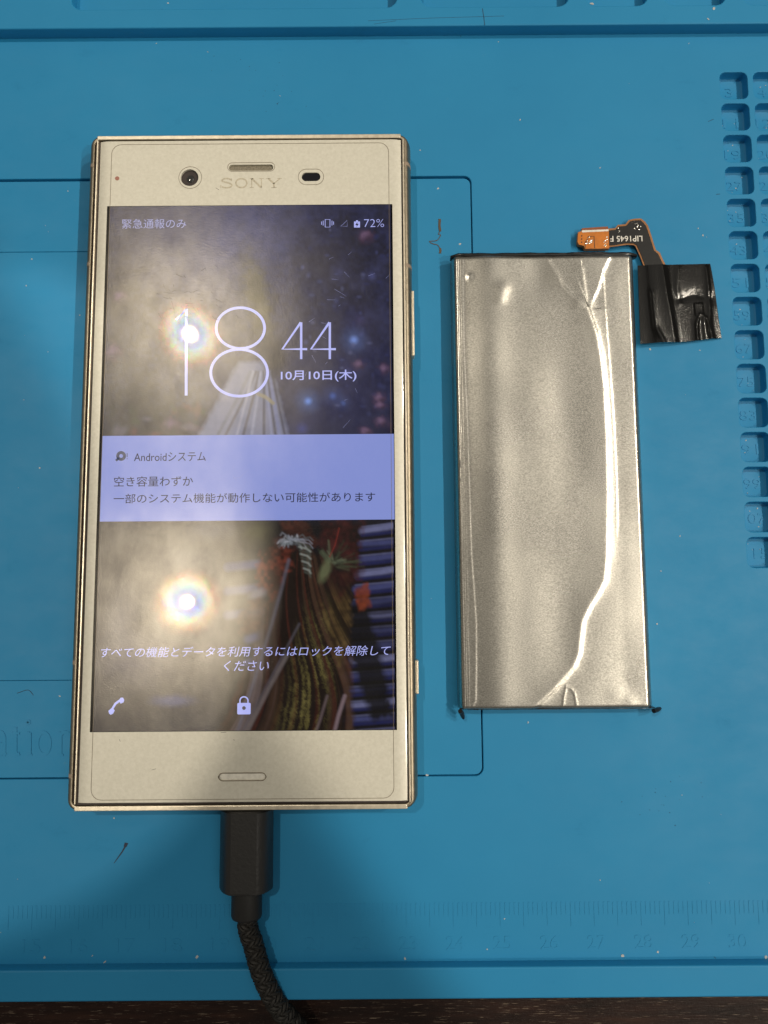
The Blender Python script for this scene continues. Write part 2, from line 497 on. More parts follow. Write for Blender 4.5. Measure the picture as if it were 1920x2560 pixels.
# raised serif lettering "ation" on the panel
def L(X, Y): return P(X / 5.53, 1650 + Y / 5.53, -.4)
def arc(cx, cy, rx, ry, a0, a1, n=22): return [L(cx + rx * math.cos(math.radians(a0 + (a1 - a0) * i / n)), cy + ry * math.sin(math.radians(a0 + (a1 - a0) * i / n))) for i in range(n + 1)]
_lz = [0.0]
def ls(pts, w):
    _lz[0] = (_lz[0] + .011) % .07
    return stroke(pts, w, -.45, -.27 + _lz[0])
letters = [
    [ls([L(60, 1060), L(60, 1290), L(85, 1310)], .8), ls(arc(0, 1060, 60, 75, -150, 0), .55), ls(arc(-10, 1230, 70, 80, 0, 330), .6)],
    [ls([L(215, 925), L(215, 1260), L(240, 1305), L(275, 1290)], .75), ls([L(165, 1010), L(275, 1010)], .45)],
    [ls([L(410, 1000), L(410, 1305)], .8), ls([L(380, 1308), L(450, 1308)], .4), ls([L(380, 1000), L(412, 1000)], .4), ls(arc(390, 860, 16, 16, 0, 350), .75)],
    [stroke(arc(605, 1150, 88, 150, 0, 352, 30), .72, -.45, -.25, True)],
    [ls([L(835, 1000), L(835, 1305)], .8), ls(arc(905, 1070, 68, 75, 180, 360) + [L(973, 1305)], .7), ls([L(795, 1308), L(880, 1308)], .4), ls([L(930, 1308), L(1010, 1308)], .4), ls([L(800, 1000), L(838, 1000)], .4)],
]
for l in letters:
    v, f = merge(*l); obj('relief_letter', v, f, 'mat', mat, smooth=False)

# ------------------------------------------------------------------ smartphone
ZB, ZF = -.35, 7.05
PX0, PX1, PY0, PY1 = -67.0, 6.75, -46.75, 102.1
GX0, GX1, GY0, GY1 = -64.15, 4.45, -45.1, 100.75
phone = empty('smartphone', ((PX0 + PX1) / 2, (PY0 + PY1) / 2, ZB), 'gold smartphone with a lit lock screen, face up and plugged in', 'smartphone')
# body: rounded long sides, flat ends with small bevel, open lip round the front panel
V, F, base = [], [], []
nprof = 16
prof = []
for i in range(nprof + 1):
    t = -90 + 180 * i / nprof
    c, s = math.cos(math.radians(t)), math.sin(math.radians(t))
    wx = 1.5 * (1 - abs(c) ** .8); zz = (ZB + ZF) / 2 + 3.7 * (abs(s) ** .9) * (1 if s > 0 else -1)
    prof.append((wx, .55 * (1 - abs(c) ** .5), zz))
prof.append((1.56, .95, ZF - .02)); prof.append((1.62, 1.05, ZF - .1)); prof.append((1.64, 1.1, ZF - .9)); prof.append((3.6, 2.4, ZF - .9))
def body_ring(dx, dy, r, seg=7):
    x0, x1, y0, y1 = PX0 + dx, PX1 - dx, PY0 + dy, PY1 - dy
    out = []
    for cx, cy, s in ((x1 - r, y1 - r, 0), (x0 + r, y1 - r, 90), (x0 + r, y0 + r, 180), (x1 - r, y0 + r, 270)):
        for i in range(seg + 1):
            t = math.radians(s + 90 * i / seg); out.append((cx + r * math.cos(t), cy + r * math.sin(t)))
    return out
for dx, dy, z in prof:
    base.append(len(V)); V += [(x, y, z) for x, y in body_ring(dx, dy, max(.35, 2.6 - dx * .9))]
n = 32
for a, c in zip(base, base[1:]):
    for i in range(n): F.append((a + i, a + (i + 1) % n, c + (i + 1) % n, c + i))
F.append(tuple(range(n)))
body = obj('body', V, F, 'frame', phone, angle=50)
# dark seat visible in the gap between frame and front panel
v, f = plate(rrect(PX0 + 1.66, PY0 + 1.12, PX1 - 1.66, PY1 - 1.12, .5), [], ZF - 1.2, ZF - .55, .0, 1)
obj('gap_seal', v, f, 'gap', phone)
# bright end caps along the short edges
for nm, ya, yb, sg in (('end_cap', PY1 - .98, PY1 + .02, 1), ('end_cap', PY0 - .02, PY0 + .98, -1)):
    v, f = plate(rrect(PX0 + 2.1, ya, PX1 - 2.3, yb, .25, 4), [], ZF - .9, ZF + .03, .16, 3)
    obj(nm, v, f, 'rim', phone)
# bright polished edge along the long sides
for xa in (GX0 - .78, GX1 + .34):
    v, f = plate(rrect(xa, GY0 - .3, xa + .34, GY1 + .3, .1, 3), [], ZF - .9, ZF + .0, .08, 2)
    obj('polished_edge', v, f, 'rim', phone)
# front panel with cut-outs
def seat(px0, py0, px1, py1): return pbox(px0, py0, px1, py1, ZF)
ear = seat(572, 411, 683, 427); sen = seat(754, 431, 801, 453); mic = seat(547, 1933, 664, 1951)
cxy = P(474, 444, ZF)
ear_f = rrect(*ear, (ear[3] - ear[1]) / 2.05); sen_f = rrect(*sen, (sen[3] - sen[1]) / 2.05); mic_f = rrect(*mic, (mic[3] - mic[1]) / 2.05)
cam_f = circle(cxy[0], cxy[1], 2.0)
def curved_panel():
    # middle sheet flat with holes, long edges rolled down a little (separate strips joined at the seam)
    xs0, xs1 = GX0 + 2.3, GX1 - 2.3
    V, F = [], []
    polys = [[(xs0, GY0), (xs1, GY0), (xs1, GY1), (xs0, GY1)]] + [fn(0) for fn in (ear_f, sen_f, mic_f, cam_f)]
    idx = []
    for p in polys:
        idx += list(range(len(V), len(V) + len(p))); V += [(x, y, ZF) for x, y in p]
    for t in tessellate_polygon([[Vector((x, y, 0)) for x, y in p] for p in polys]): F.append(tuple(idx[i] for i in t))
    for p0, p in zip(np.cumsum([0] + [len(p) for p in polys])[1:], polys[1:]):
        b0 = len(V); V += [(x, y, ZF - .7) for x, y in p]; m = len(p)
        for i in range(m): F.append((p0 + i, p0 + (i + 1) % m, b0 + (i + 1) % m, b0 + i))
    for sx, xe in ((xs0, GX0), (xs1, GX1)):
        k = 8; b0 = len(V)
        for i in range(k + 1):
            t = i / k; x = sx + (xe - sx) * t; z = ZF - .33 * t ** 2.4
            V += [(x, GY0, z), (x, GY1, z)]
        V += [(xe, GY0, ZF - 1), (xe, GY1, ZF - 1)]
        for i in range(k + 1): F.append((b0 + 2 * i, b0 + 2 * i + 1, b0 + 2 * i + 3, b0 + 2 * i + 2))
    for y in (GY0, GY1):
        b0 = len(V); V += [(xs0, y, ZF), (xs1, y, ZF), (xs1, y, ZF - 1), (xs0, y, ZF - 1)]; F.append((b0, b0 + 1, b0 + 2, b0 + 3))
    return V, F
v, f = curved_panel()
obj('front_panel', v, f, 'panel', phone, angle=30)
# earpiece, camera, sensor, microphone
v, f = plate(rrect(ear[0] - .2, ear[1] - .2, ear[2] + .2, ear[3] + .2, .7), [], ZF - .9, ZF - .45, 0, 1)
obj('earpiece', v, f, 'grille', phone)
fc = obj('front_camera', *plate(circle(cxy[0], cxy[1], 2.15), [], ZF - 1.0, ZF - .6, 0, 1), 'lens_ring', phone)
def dome(cx, cy, r, z, h, k=6, n=32):
    V, F = [], []
    for i in range(k + 1):
        t = math.radians(90 * i / k)
        V += [(cx + r * math.cos(t) * math.cos(2 * math.pi * j / n), cy + r * math.cos(t) * math.sin(2 * math.pi * j / n), z + h * math.sin(t)) for j in range(n)]
    for i in range(k):
        for j in range(n): F.append((i * n + j, i * n + (j + 1) % n, (i + 1) * n + (j + 1) % n, (i + 1) * n + j))
    return V, F
obj('lens', *dome(cxy[0] + .05, cxy[1] - .05, .95, ZF - .61, .3), 'lens', fc)
obj('proximity_sensor', *plate(rrect(sen[0] - .2, sen[1] - .2, sen[2] + .2, sen[3] + .2, 1), [], ZF - .9, ZF - .3, 0, 1), 'glass_black', phone)
obj('microphone_slot', *plate(rrect(mic[0] - .2, mic[1] - .2, mic[2] + .2, mic[3] + .2, .9), [], ZF - .9, ZF - .45, 0, 1), 'mic', phone)
obj('indicator_light', *plate(circle(*P(293, 446, ZF), .5, 24), [], ZF - .05, ZF + .015, 0, 1), 'led', phone)
# protector film: its raised clear edge and cut-out edges
pe = [P(281, 362, ZF), P(977, 356, ZF), P(979, 1995, ZF), P(226, 1997, ZF)]
px0, px1 = (pe[0][0] + pe[3][0]) / 2, (pe[1][0] + pe[2][0]) / 2
py0, py1 = pe[2][1], pe[0][1]
loops = [rrect(mic[0] - .1, mic[1] - .1, mic[2] + .1, mic[3] + .1, .95)(0), rrect(px0, py0, px1, py1, 2.2)(0), circle(cxy[0] + .15, cxy[1] + .0, 2.6)(0),
         rrect(ear[0] - .25, ear[1] - .15, ear[2] + .35, ear[3] + .45, 1.0)(0), rrect(sen[0] - .75, sen[1] - .85, sen[2] + .75, sen[3] + .8, 1.8)(0)]
for k, lp in enumerate(loops):
    obj('protector_edge', *stroke(lp, .15 if k == 0 else .085, ZF - .01, ZF + .05, True), 'protector', phone, smooth=False)
# small grey maker's lettering under the earpiece
def LG(X, Y): return P(420 + X * .2532, 390 + Y * .2532, ZF)
def sg(pts, w): return stroke([LG(*p) for p in pts], w, ZF - .01, ZF + .012)
def ga(cx, cy, rx, ry, a0, a1, n=18): return [(cx + rx * math.cos(math.radians(a0 + (a1 - a0) * i / n)), cy + ry * math.sin(math.radians(a0 + (a1 - a0) * i / n))) for i in range(n + 1)]
S_ = [sg(ga(578, 245, 45, 23, -15, -190) + ga(578, 290, 52, 24, -60, 150), .36), sg([(626, 222), (626, 246)], .2), sg([(522, 286), (522, 314)], .2)]
O_ = [stroke([LG(*p) for p in ga(724, 268, 54, 44, 0, 350, 32)], .36, ZF - .01, ZF + .012, True)]
N_ = [sg([(826, 224), (826, 310)], .22), sg([(828, 224), (920, 312)], .42), sg([(922, 224), (922, 312)], .22), sg([(806, 222), (850, 222)], .16), sg([(806, 311), (848, 311)], .16), sg([(900, 222), (946, 222)], .16)]
Y_ = [sg([(990, 224), (1046, 272)], .42), sg([(1104, 224), (1046, 272)], .24), sg([(1046, 268), (1046, 311)], .42), sg([(968, 222), (1018, 222)], .16), sg([(1080, 222), (1124, 222)], .16), sg([(1018, 311), (1074, 311)], .16)]
for l in (S_, O_, N_, Y_):
    obj('logo_letter', *merge(*l), 'logo', phone, smooth=False)
# antenna bands wrapping the rounded sides
def band(side, y, w=.85):
    V, F = [], []
    sel = [p for p in prof[3:nprof + 1]]
    for dx, dy, z in sel:
        x = (PX0 + dx - .03) if side < 0 else (PX1 - dx + .03)
        V += [(x, y - w / 2, z + (.02 if z > 6.5 else 0)), (x, y + w / 2, z + (.02 if z > 6.5 else 0))]
    for i in range(len(sel) - 1): F.append((2 * i, 2 * i + 1, 2 * i + 3, 2 * i + 2))
    obj('antenna_band', V, F, 'band', phone)
for side, py in ((-1, 419), (-1, 664), (-1, 1655), (-1, 1937), (1, 415), (1, 668)):
    band(side, P(240 if side < 0 else 1010, py, 6)[1])
# side keys
for nm, pa, pb in (('power_key', 732, 894), ('camera_key', 1649, 1733)):
    ya, yb = P(1030, pb, 3.6)[1], P(1030, pa, 3.6)[1]
    x0 = PX1 - .2; V, F = [], []
    x1 = PX1 + .42
    v, f = plate(rrect(x0, ya, x1, yb, .15, 3), [], 2.3, 4.9, .18, 3, True)
    obj(nm, v, f, 'rim', phone)
# display: picture sheet with a thin black border
SX0, SX1, SY0, SY1 = -62.05, 2.28, -30.62, 85.1
ZS = ZF + .02
v, f = plate(rrect(SX0 - .05, SY0 - .12, SX1 + .12, SY1 + .12, .08, 2), [], ZF - .02, ZS, 0, 1)
disp = obj('display', v, f, 'screen_black', phone)
# ---- the picture, painted per vertex on a fine grid
PXL = .62
GXN, GYN = 300, 540
gx = np.linspace(SX0 + PXL, SX1 - .3, GXN); gy = np.linspace(SY1, SY0, GYN)
MX, MY = np.meshgrid(gx, gy)
RT = np.array(R3).T
cc = np.stack([MX, MY, np.full_like(MX, ZF - ZC)], -1) @ RT.T
U = 960 + FPX * cc[..., 0] / -cc[..., 2]; Vp = 1280 - FPX * cc[..., 1] / -cc[..., 2]   # the picture is composed on the same grid as the lettering
img = np.zeros(MX.shape + (3,))
def lin(c): c = np.array(c) / 255.; return np.where(c < .04, c / 12.92, ((c + .055) / 1.055) ** 2.4)
def vnoise(nx, ny):
    g = nrs.rand(ny + 1, nx + 1)
    xi = np.linspace(0, nx - 1e-6, GXN); yi = np.linspace(0, ny - 1e-6, GYN)
    x0 = xi.astype(int); y0 = yi.astype(int); fx = xi - x0; fy = (yi - y0)[:, None]
    fx = fx * fx * (3 - 2 * fx); fy = fy * fy * (3 - 2 * fy)
    a = g[y0][:, x0]; b2 = g[y0][:, x0 + 1]; c = g[y0 + 1][:, x0]; d = g[y0 + 1][:, x0 + 1]
    return (a * (1 - fx) + b2 * fx) * (1 - fy) + (c * (1 - fx) + d * fx) * fy
N1 = .5 * vnoise(8, 14) + .3 * vnoise(20, 36) + .2 * vnoise(60, 108)
N2 = .5 * vnoise(30, 54) + .5 * vnoise(90, 160)
N3 = vnoise(16, 160)
def put(mask, col, a=1.0):
    global img
    m = np.clip(mask * a, 0, 1)[..., None]; img = img * (1 - m) + lin(col) * m
def blob(cx, cy, rx, ry, col, a=1., rot=0., soft=1., wob=0.):
    t = math.radians(rot); dx, dy = U - cx, Vp - cy
    x = dx * math.cos(t) + dy * math.sin(t); y = -dx * math.sin(t) + dy * math.cos(t)
    d = np.sqrt((x / rx) ** 2 + (y / ry) ** 2) + wob * (N2 - .5)
    put(np.clip((1 + soft / 2 - d) / soft, 0, 1) ** 1.5, col, a)
def line(pts, w, col, a=1., soft=4.):
    best = np.full(U.shape, 1e9)
    for (x0, y0), (x1, y1) in zip(pts, pts[1:]):
        dx, dy = x1 - x0, y1 - y0; l2 = dx * dx + dy * dy or 1
        t = np.clip(((U - x0) * dx + (Vp - y0) * dy) / l2, 0, 1)
        best = np.minimum(best, np.hypot(U - x0 - t * dx, Vp - y0 - t * dy))
    put(np.clip((w / 2 + soft / 2 - best) / soft, 0, 1), col, a)
def pgon(pts, col, a=1., soft=10., wob=0.):
    sd = np.full(U.shape, 1e9); ins = np.zeros(U.shape, bool); n = len(pts)
    for i in range(n):
        (x0, y0), (x1, y1) = pts[i], pts[(i + 1) % n]
        dx, dy = x1 - x0, y1 - y0; l2 = dx * dx + dy * dy or 1
        t = np.clip(((U - x0) * dx + (Vp - y0) * dy) / l2, 0, 1)
        sd = np.minimum(sd, np.hypot(U - x0 - t * dx, Vp - y0 - t * dy))
        c = ((y0 > Vp) != (y1 > Vp)); ins ^= c & (U < (x1 - x0) * (Vp - y0) / (y1 - y0 + 1e-9) + x0)
    s = np.where(ins, sd, -sd) + wob * (N2 - .5)
    put(np.clip(s / soft + .5, 0, 1), col, a)
put(np.ones(U.shape), (16, 16, 26))
put(np.clip(N1 * 1.8 - .6, 0, 1), (38, 40, 62), .7)
put(np.clip((1120 - Vp) / 120, 0, 1) * np.clip(N2 * 1.3, 0, 1), (42, 45, 76), .75)
# upper half: night garden
blob(600, 600, 190, 130, (70, 73, 112), .85, 0, 1.6); blob(420, 560, 150, 90, (62, 62, 88), .6, 0, 1.6)
blob(800, 640, 120, 100, (34, 34, 52), .7, 0, 1.6, .5); blob(820, 960, 170, 190, (16, 24, 66), .9, 0, 1.5, .4)
blob(330, 1000, 120, 110, (46, 44, 44), .7, 0, 1.5, .6); blob(300, 760, 60, 140, (40, 34, 34), .6, 0, 1.4)
for x, y, r, c in ((885, 850, 11, (120, 150, 225)), (770, 1003, 10, (110, 150, 230)), (832, 990, 9, (70, 95, 165)), (858, 1008, 7, (60, 85, 150)), (755, 1072, 14, (26, 44, 120)),
                   (870, 930, 10, (60, 60, 110)), (900, 800, 14, (50, 46, 84)), (930, 690, 10, (70, 74, 120)), (850, 680, 10, (58, 60, 96)), (700, 620, 14, (70, 74, 110)), (600, 570, 16, (64, 66, 92))):
    blob(x, y, r * 2.2, r * 2.2, c, .22, 0, 1.8); blob(x, y, r * .8, r * .8, c, .6, 0, 1.4, .6)
for k in range(60):
    x, y = 740 + 240 * rnd.random(), 560 + 520 * rnd.random()
    blob(x, y, 3 + 5 * rnd.random(), 3 + 4 * rnd.random(), rnd.choice([(60, 66, 110), (44, 50, 92), (80, 84, 120), (34, 40, 84)]), .5, 0, 1.2, .5)
for x, y, r in ((900, 912, 16), (962, 924, 14), (950, 995, 15), (952, 1015, 13), (285, 880, 20), (300, 742, 16), (430, 1062, 22), (490, 1070, 18), (915, 590, 16), (955, 1055, 18), (915, 1080, 14)):
    blob(x, y, r, r * .8, (84, 58, 84), .6, 20, 1.4, 1.6); blob(x - 3, y - 3, r * .6, r * .5, (116, 92, 120), .5, 0, 1.3, 1.2); blob(x + 5, y + 6, r * .5, r * .5, (30, 24, 40), .5, 0, 1.3, 1.2)
for k in range(26):
    x, y = 270 + 240 * rnd.random(), 1020 + 66 * rnd.random()
    blob(x, y, 10 + 10 * rnd.random(), 6 + 6 * rnd.random(), rnd.choice([(36, 50, 42), (60, 58, 70), (88, 84, 100), (80, 44, 52), (30, 34, 36)]), .6, 180 * rnd.random(), 1.2, .8)
# a tall pale gown with long folds, a fair plait of cloth above it
blob(640, 720, 36, 90, (84, 78, 56), .75, -14, 1.1, .5); blob(655, 800, 26, 60, (92, 84, 58), .6, -8, 1.1, .5); blob(668, 870, 34, 60, (40, 38, 44), .8, -10, 1.0, .3)
pgon([(598, 905), (660, 905), (690, 960), (722, 1094), (496, 1094), (540, 1010)], (104, 108, 134), .92, 14, 4)
pgon([(600, 915), (640, 930), (560, 1094), (500, 1094)], (116, 118, 138), .7, 24, 3)
for xa, xb, c, w in ((640, 560, (58, 58, 74), 7), (632, 590, (140, 142, 160), 6), (648, 606, (44, 44, 60), 6), (652, 628, (134, 138, 162), 6), (660, 660, (34, 36, 56), 6), (664, 680, (120, 124, 156), 5), (668, 690, (30, 32, 52), 5), (674, 700, (104, 110, 148), 6), (680, 714, (26, 28, 50), 6), (626, 540, (92, 94, 108), 8)):
    line([(xa, 930), ((xa * 2 + xb) / 3, 990), (xb, 1096)], w, c, .8, 5)
line([(645, 985), (665, 993), (683, 1008)], 9, (128, 120, 96), .8, 4)
blob(690, 900, 26, 44, (22, 22, 36), .8, 20, 1., .3)
# lower half: blue-grey steps, dark red and brown drapery, pale plumes
pgon([(180, 1296), (620, 1296), (580, 1840), (180, 1840)], (54, 49, 50), .8, 60, 60)
blob(340, 1650, 80, 60, (62, 58, 78), .6, 0, 1.4, .7); blob(300, 1560, 40, 90, (70, 68, 84), .5, 10, 1.4, .6); blob(470, 1400, 70, 40, (34, 34, 48), .8, 0, 1.3, .5); blob(440, 1780, 56, 46, (14, 16, 34), .95, 0, .9, .4); blob(430, 1752, 50, 14, (46, 54, 104), .7, 0, 1.1, .4); blob(520, 1640, 60, 30, (40, 38, 48), .6, 0, 1.3, .5); blob(520, 1325, 60, 25, (40, 42, 62), .7, 0, 1.3, .5)
pgon([(600, 1296), (1000, 1296), (1000, 1840), (540, 1840)], (11, 10, 16), .97, 40, 10)
for k in range(15):
    y = 1318 + k * 36.5; x0 = 905 - 4 * k if k < 6 else 862; a = .9 if (k < 5 or k > 8) else .55
    jt = 8 * (rnd.random() - .5)
    line([(x0, y + 8 + jt), (950, y + 3), (1000, y - 4 - jt)], 10 + 7 * rnd.random(), (58, 62, 104) if k % 3 else (98, 100, 136), a * .9, 9); line([(x0, y - 1), (1000, y - 11)], 3, (112, 114, 150), a * .45, 5); line([(x0, y + 20), (1000, y + 10)], 8, (24, 28, 70), a, 6)
for k in range(7):
    y = 1410 + k * 60; line([(570 if k < 3 else 620, y + 8), (650, y)], 20, (60, 64, 104), .75, 10)
pgon([(830, 1520), (915, 1500), (950, 1640), (985, 1790), (930, 1800), (880, 1650)], (9, 9, 12), .93, 18, 16)
ph = np.arctan2(U - 742, Vp - 1215) + .05 * np.sin((Vp - 1300) / 90.)
rad_ = np.hypot(U - 742, Vp - 1215)
def n1d(x, seed, k):
    g = np.random.RandomState(seed).rand(4096); q = (x + 3) * k; i0 = np.floor(q).astype(int); fr = q - i0; fr = fr * fr * (3 - 2 * fr)
    return g[i0 % 4096] * (1 - fr) + g[(i0 + 1) % 4096] * fr
folds = .55 * n1d(ph, 3, 26) + .3 * n1d(ph + .02 * N1, 4, 60) + .15 * n1d(ph, 5, 130)
def layer(mask, lo, hi, t):
    global img
    c = lin(lo) * (1 - t[..., None]) + lin(hi) * t[..., None]; m = np.clip(mask, 0, 1)[..., None]; img = img * (1 - m) + c * m
def pmask(pts, soft, wob=0):
    global img
    keep = img; img = np.zeros_like(img); pgon(pts, (255, 255, 255), 1, soft, wob); m = img[..., 0]; img = keep; return m
cl = pmask([(690, 1370), (830, 1390), (872, 1500), (886, 1840), (545, 1840), (630, 1640), (668, 1500)], 16, 14)
f2 = np.clip((folds - .42) * 3.2, 0, 1)
layer(cl * .97, (20, 12, 11), (66, 46, 35), f2 * (.5 + .5 * N1))
wv = .5 * n1d(ph + .03 * N1, 6, 70) + .25 * N2 + .25 * nrs.rand(*U.shape)
layer(cl * np.clip((folds - .62) * 7, 0, 1) * .55 * (ph < .0), (44, 40, 44), (104, 94, 98), N1)
layer(cl * np.clip((n1d(ph, 12, 40) - .55) * 5, 0, 1) * .6, (40, 16, 13), (70, 30, 22), wv)
ol = np.clip(1.2 - np.abs((U - 790 + (Vp - 1650) * .22) / 66), 0, 1) * np.clip((Vp - 1470) / 160, 0, 1)
layer(cl * ol * np.clip((wv - .38) * 4, 0, 1) * .8, (36, 31, 17), (96, 88, 48), np.clip((.6 * wv + .4 * N2 - .3) * 2., 0, 1))
layer(pmask([(828, 1440), (872, 1430), (880, 1560), (850, 1660), (826, 1600)], 14, 10) * .85, (26, 18, 12), (84, 66, 38), f2 * N2 * 1.5)
layer(pmask([(654, 1372), (700, 1350), (732, 1372), (722, 1440), (676, 1500), (642, 1470)], 14, 22) * .95, (40, 14, 11), (98, 44, 34), np.clip((N2 - .35) * 2.2, 0, 1))
layer(pmask([(636, 1468), (672, 1486), (652, 1568), (600, 1590), (590, 1548)], 16, 22) * .85, (36, 22, 19), (80, 52, 42), N2)
blob(644, 1484, 22, 12, (120, 116, 128), .6, -24, .9, .6)
layer(pmask([(700, 1300), (770, 1300), (790, 1350), (760, 1384), (712, 1352)], 16, 20) * .8, (28, 12, 11), (70, 34, 27), N2)
layer(pmask([(800, 1304), (900, 1304), (900, 1440), (850, 1500), (812, 1440)], 24, 26) * .9, (16, 9, 12), (58, 24, 24), N2 * N1 * 1.6)
layer(pmask([(886, 1470), (920, 1460), (926, 1512), (896, 1528)], 10, 14) * .85, (66, 28, 18), (112, 50, 30), N2)
for k in range(60):
    a = math.radians(-170 + 190 * rnd.random()); r = 10 + 34 * rnd.random(); x, y = 722 + 16 * rnd.random(), 1348 + 14 * rnd.random()
    line([(x, y), (x + r * math.cos(a), y + .7 * r * math.sin(a) + 6), (x + 1.2 * r * math.cos(a), y + .8 * r * math.sin(a) + 16)], 2.5, rnd.choice([(130, 134, 146), (92, 100, 104), (164, 166, 174), (52, 56, 60), (30, 30, 34)]), .55, 4)
for k in range(9):
    y = 1358 + k * 9; line([(746 + k * 2, y), (766 + k, y + 5), (776, y + 12)], 5, (128, 134, 128) if k % 2 else (60, 66, 60), .7, 4)
for k in range(60):
    a = math.radians(-150 + 160 * rnd.random()); r = 12 + 62 * rnd.random(); x, y = 826 + 14 * rnd.random(), 1404 + 20 * rnd.random()
    line([(x + .3 * r * math.cos(a), y + .3 * r * math.sin(a)), (x + r * math.cos(a + .15), y + .8 * r * math.sin(a + .15))], 3, rnd.choice([(66, 74, 54), (44, 52, 38), (92, 98, 78), (20, 24, 20), (34, 38, 30)]), .5, 5)
blob(812, 1428, 13, 30, (100, 106, 76), .6, 22, .9, .5); blob(640, 1330, 36, 30, (78, 76, 48), .5, 0, 1.3, .6)
for pts, c, w in (([(722, 1400), (704, 1470), (676, 1570), (636, 1700), (590, 1840)], (78, 76, 88), 8), ([(716, 1640), (672, 1720), (632, 1800), (612, 1840)], (92, 84, 84), 11), ([(748, 1560), (706, 1640), (650, 1745), (600, 1840)], (70, 66, 74), 5), ([(818, 1740), (800, 1800), (786, 1840)], (92, 78, 80), 6), ([(862, 1740), (846, 1790), (834, 1840)], (118, 100, 106), 9)):
    line(pts, w, c, .75, 6)
line([(848, 1320), (838, 1362), (824, 1392)], 2.5, (120, 40, 34), .6, 3)
img *= (.86 + .28 * N2)[..., None]
verts = np.stack([MX, MY, np.full_like(MX, ZS + .012)], -1).reshape(-1, 3)
faces = []
for j in range(GYN - 1):
    for i in range(GXN - 1):
        a = j * GXN + i; faces.append((a, a + GXN, a + GXN + 1, a + 1))
me = bpy.data.meshes.new('wallpaper')
me.from_pydata(((verts - np.array(ORG['smartphone'])) * MM).tolist(), [], faces)
at = me.color_attributes.new('picture', 'FLOAT_COLOR', 'POINT')
at.data.foreach_set('color', np.concatenate([np.clip(img, 0, 1).reshape(-1, 3), np.ones((GXN * GYN, 1))], 1).astype(np.float32).ravel())
me.materials.append(M['disp'])
wp = bpy.data.objects.new('wallpaper', me); link(wp, disp, ORG['smartphone'])
# ---- lettering and icons of the lock screen
ZT = ZS + .03
def scr(name, vf, m='glow'): return obj(name, vf[0], vf[1], m, disp, smooth=False)
def sbox(x0, y0, x1, y1): return pbox(x0, y0, x1, y1, ZF)
def sp(pts): return [P(x, y, ZF) for x, y in pts]
scr('status_text', text('緊急通報のみ', sbox(305, 547, 466, 572), ZT), 'glow_dim')
scr('battery_percent', text('72%', sbox(910, 548, 960, 568), ZT, offset=-.014))
vib = [stroke(sp([(813, 549), (825, 549), (825, 568), (813, 568)]), .16, ZT - .005, ZT, True)]
for x, a in ((808, 6), (804, 4), (830, 6), (834, 4)): vib.append(stroke(sp([(x, 558 - a), (x, 558 + a)]), .14, ZT - .005, ZT))
scr('vibrate_icon', merge(*vib))
scr('signal_icon', stroke(sp([(868, 551), (868, 566), (852, 566)]), .1, ZT - .005, ZT, True), 'glow_dim')
scr('battery_icon', merge(prism(sp([(885, 554), (890, 554), (890, 551), (895, 551), (895, 554), (900, 554), (900, 569), (885, 569)]), ZT - .005, ZT)))
scr('battery_bolt', prism(sp([(894, 555), (888, 563), (892, 563), (891, 568), (897, 560), (893, 560)]), ZT, ZT + .006), 'ink')
def ell(cx, cy, rx, ry, n=56): return [P(cx + rx * math.cos(2 * math.pi * i / n), cy + ry * math.sin(2 * math.pi * i / n), ZF) for i in range(n)]
scr('clock_hour', stroke(sp([(440, 800), (466, 772), (465.5, 989)]), .62, ZT - .005, ZT))
scr('clock_hour', merge(stroke(ell(601, 820.5, 60.5, 51), .62, ZT - .005, ZT, True), stroke(ell(598, 932, 71, 58.5), .62, ZT - .004, ZT + .001, True)))
for dx in (0, 71.6):
    scr('clock_minute', merge(stroke(sp([(752 + dx, 806), (706 + dx, 873), (768 + dx, 873)]), .52, ZT - .005, ZT), stroke(sp([(753 + dx, 806), (753 + dx, 898)]), .52, ZT - .004, ZT + .001)))
scr('date_text', text('10月10日(木)', sbox(702, 924, 891, 955), ZT, offset=.012))
ca = P(252, 1304, ZF)[1], P(252, 1090, ZF)[1]
scr('notification_card', plate(rrect(SX0 + .55, ca[0], SX1, ca[1], .05, 2), [], ZS + .012, ZT - .008, 0, 1), 'card')
scr('notification_source', text('Androidシステム', sbox(335, 1130, 515, 1154), ZT, offset=.002), 'ink')
scr('notification_title', text('空き容量わずか', sbox(285, 1190, 483, 1217), ZT, offset=.002), 'ink')
scr('notification_text', text('一部のシステム機能が動作しない可能性があります', sbox(284, 1230, 938, 1259), ZT, offset=.002), 'ink')
ic = [stroke(ell(303, 1140, 8.5, 8.5, 28), .66, ZT - .005, ZT, True), stroke(sp([(290, 1152), (297, 1145)]), .5, ZT - .005, ZT), stroke(sp([(318, 1133), (318, 1143)]), .17, ZT - .005, ZT), stroke(sp([(318, 1146), (318, 1148)]), .17, ZT - .005, ZT)]
scr('notification_icon', merge(*ic), 'inkblue')
scr('unlock_hint', text('すべての機能とデータを利用するにはロックを解除して', sbox(252, 1613, 977, 1644), ZT, shear=.2))
scr('unlock_hint', text('ください', sbox(560, 1651, 672, 1678), ZT, shear=.2))
hs = [(273, 1784), (271, 1777), (279, 1770), (287, 1757), (299, 1748), (302, 1744), (308, 1744), (311, 1750), (309, 1756), (302, 1759), (299, 1755), (291, 1761), (284, 1772), (287, 1776), (283, 1784), (277, 1787)]
scr('phone_icon', prism(sp(hs), ZT - .005, ZT))
v, f = plate(rrect(*sbox(593, 1757, 627, 1786), .25, 3), [circle(*P(610, 1770, ZF), .38, 20)], ZT - .005, ZT, 0, 1)
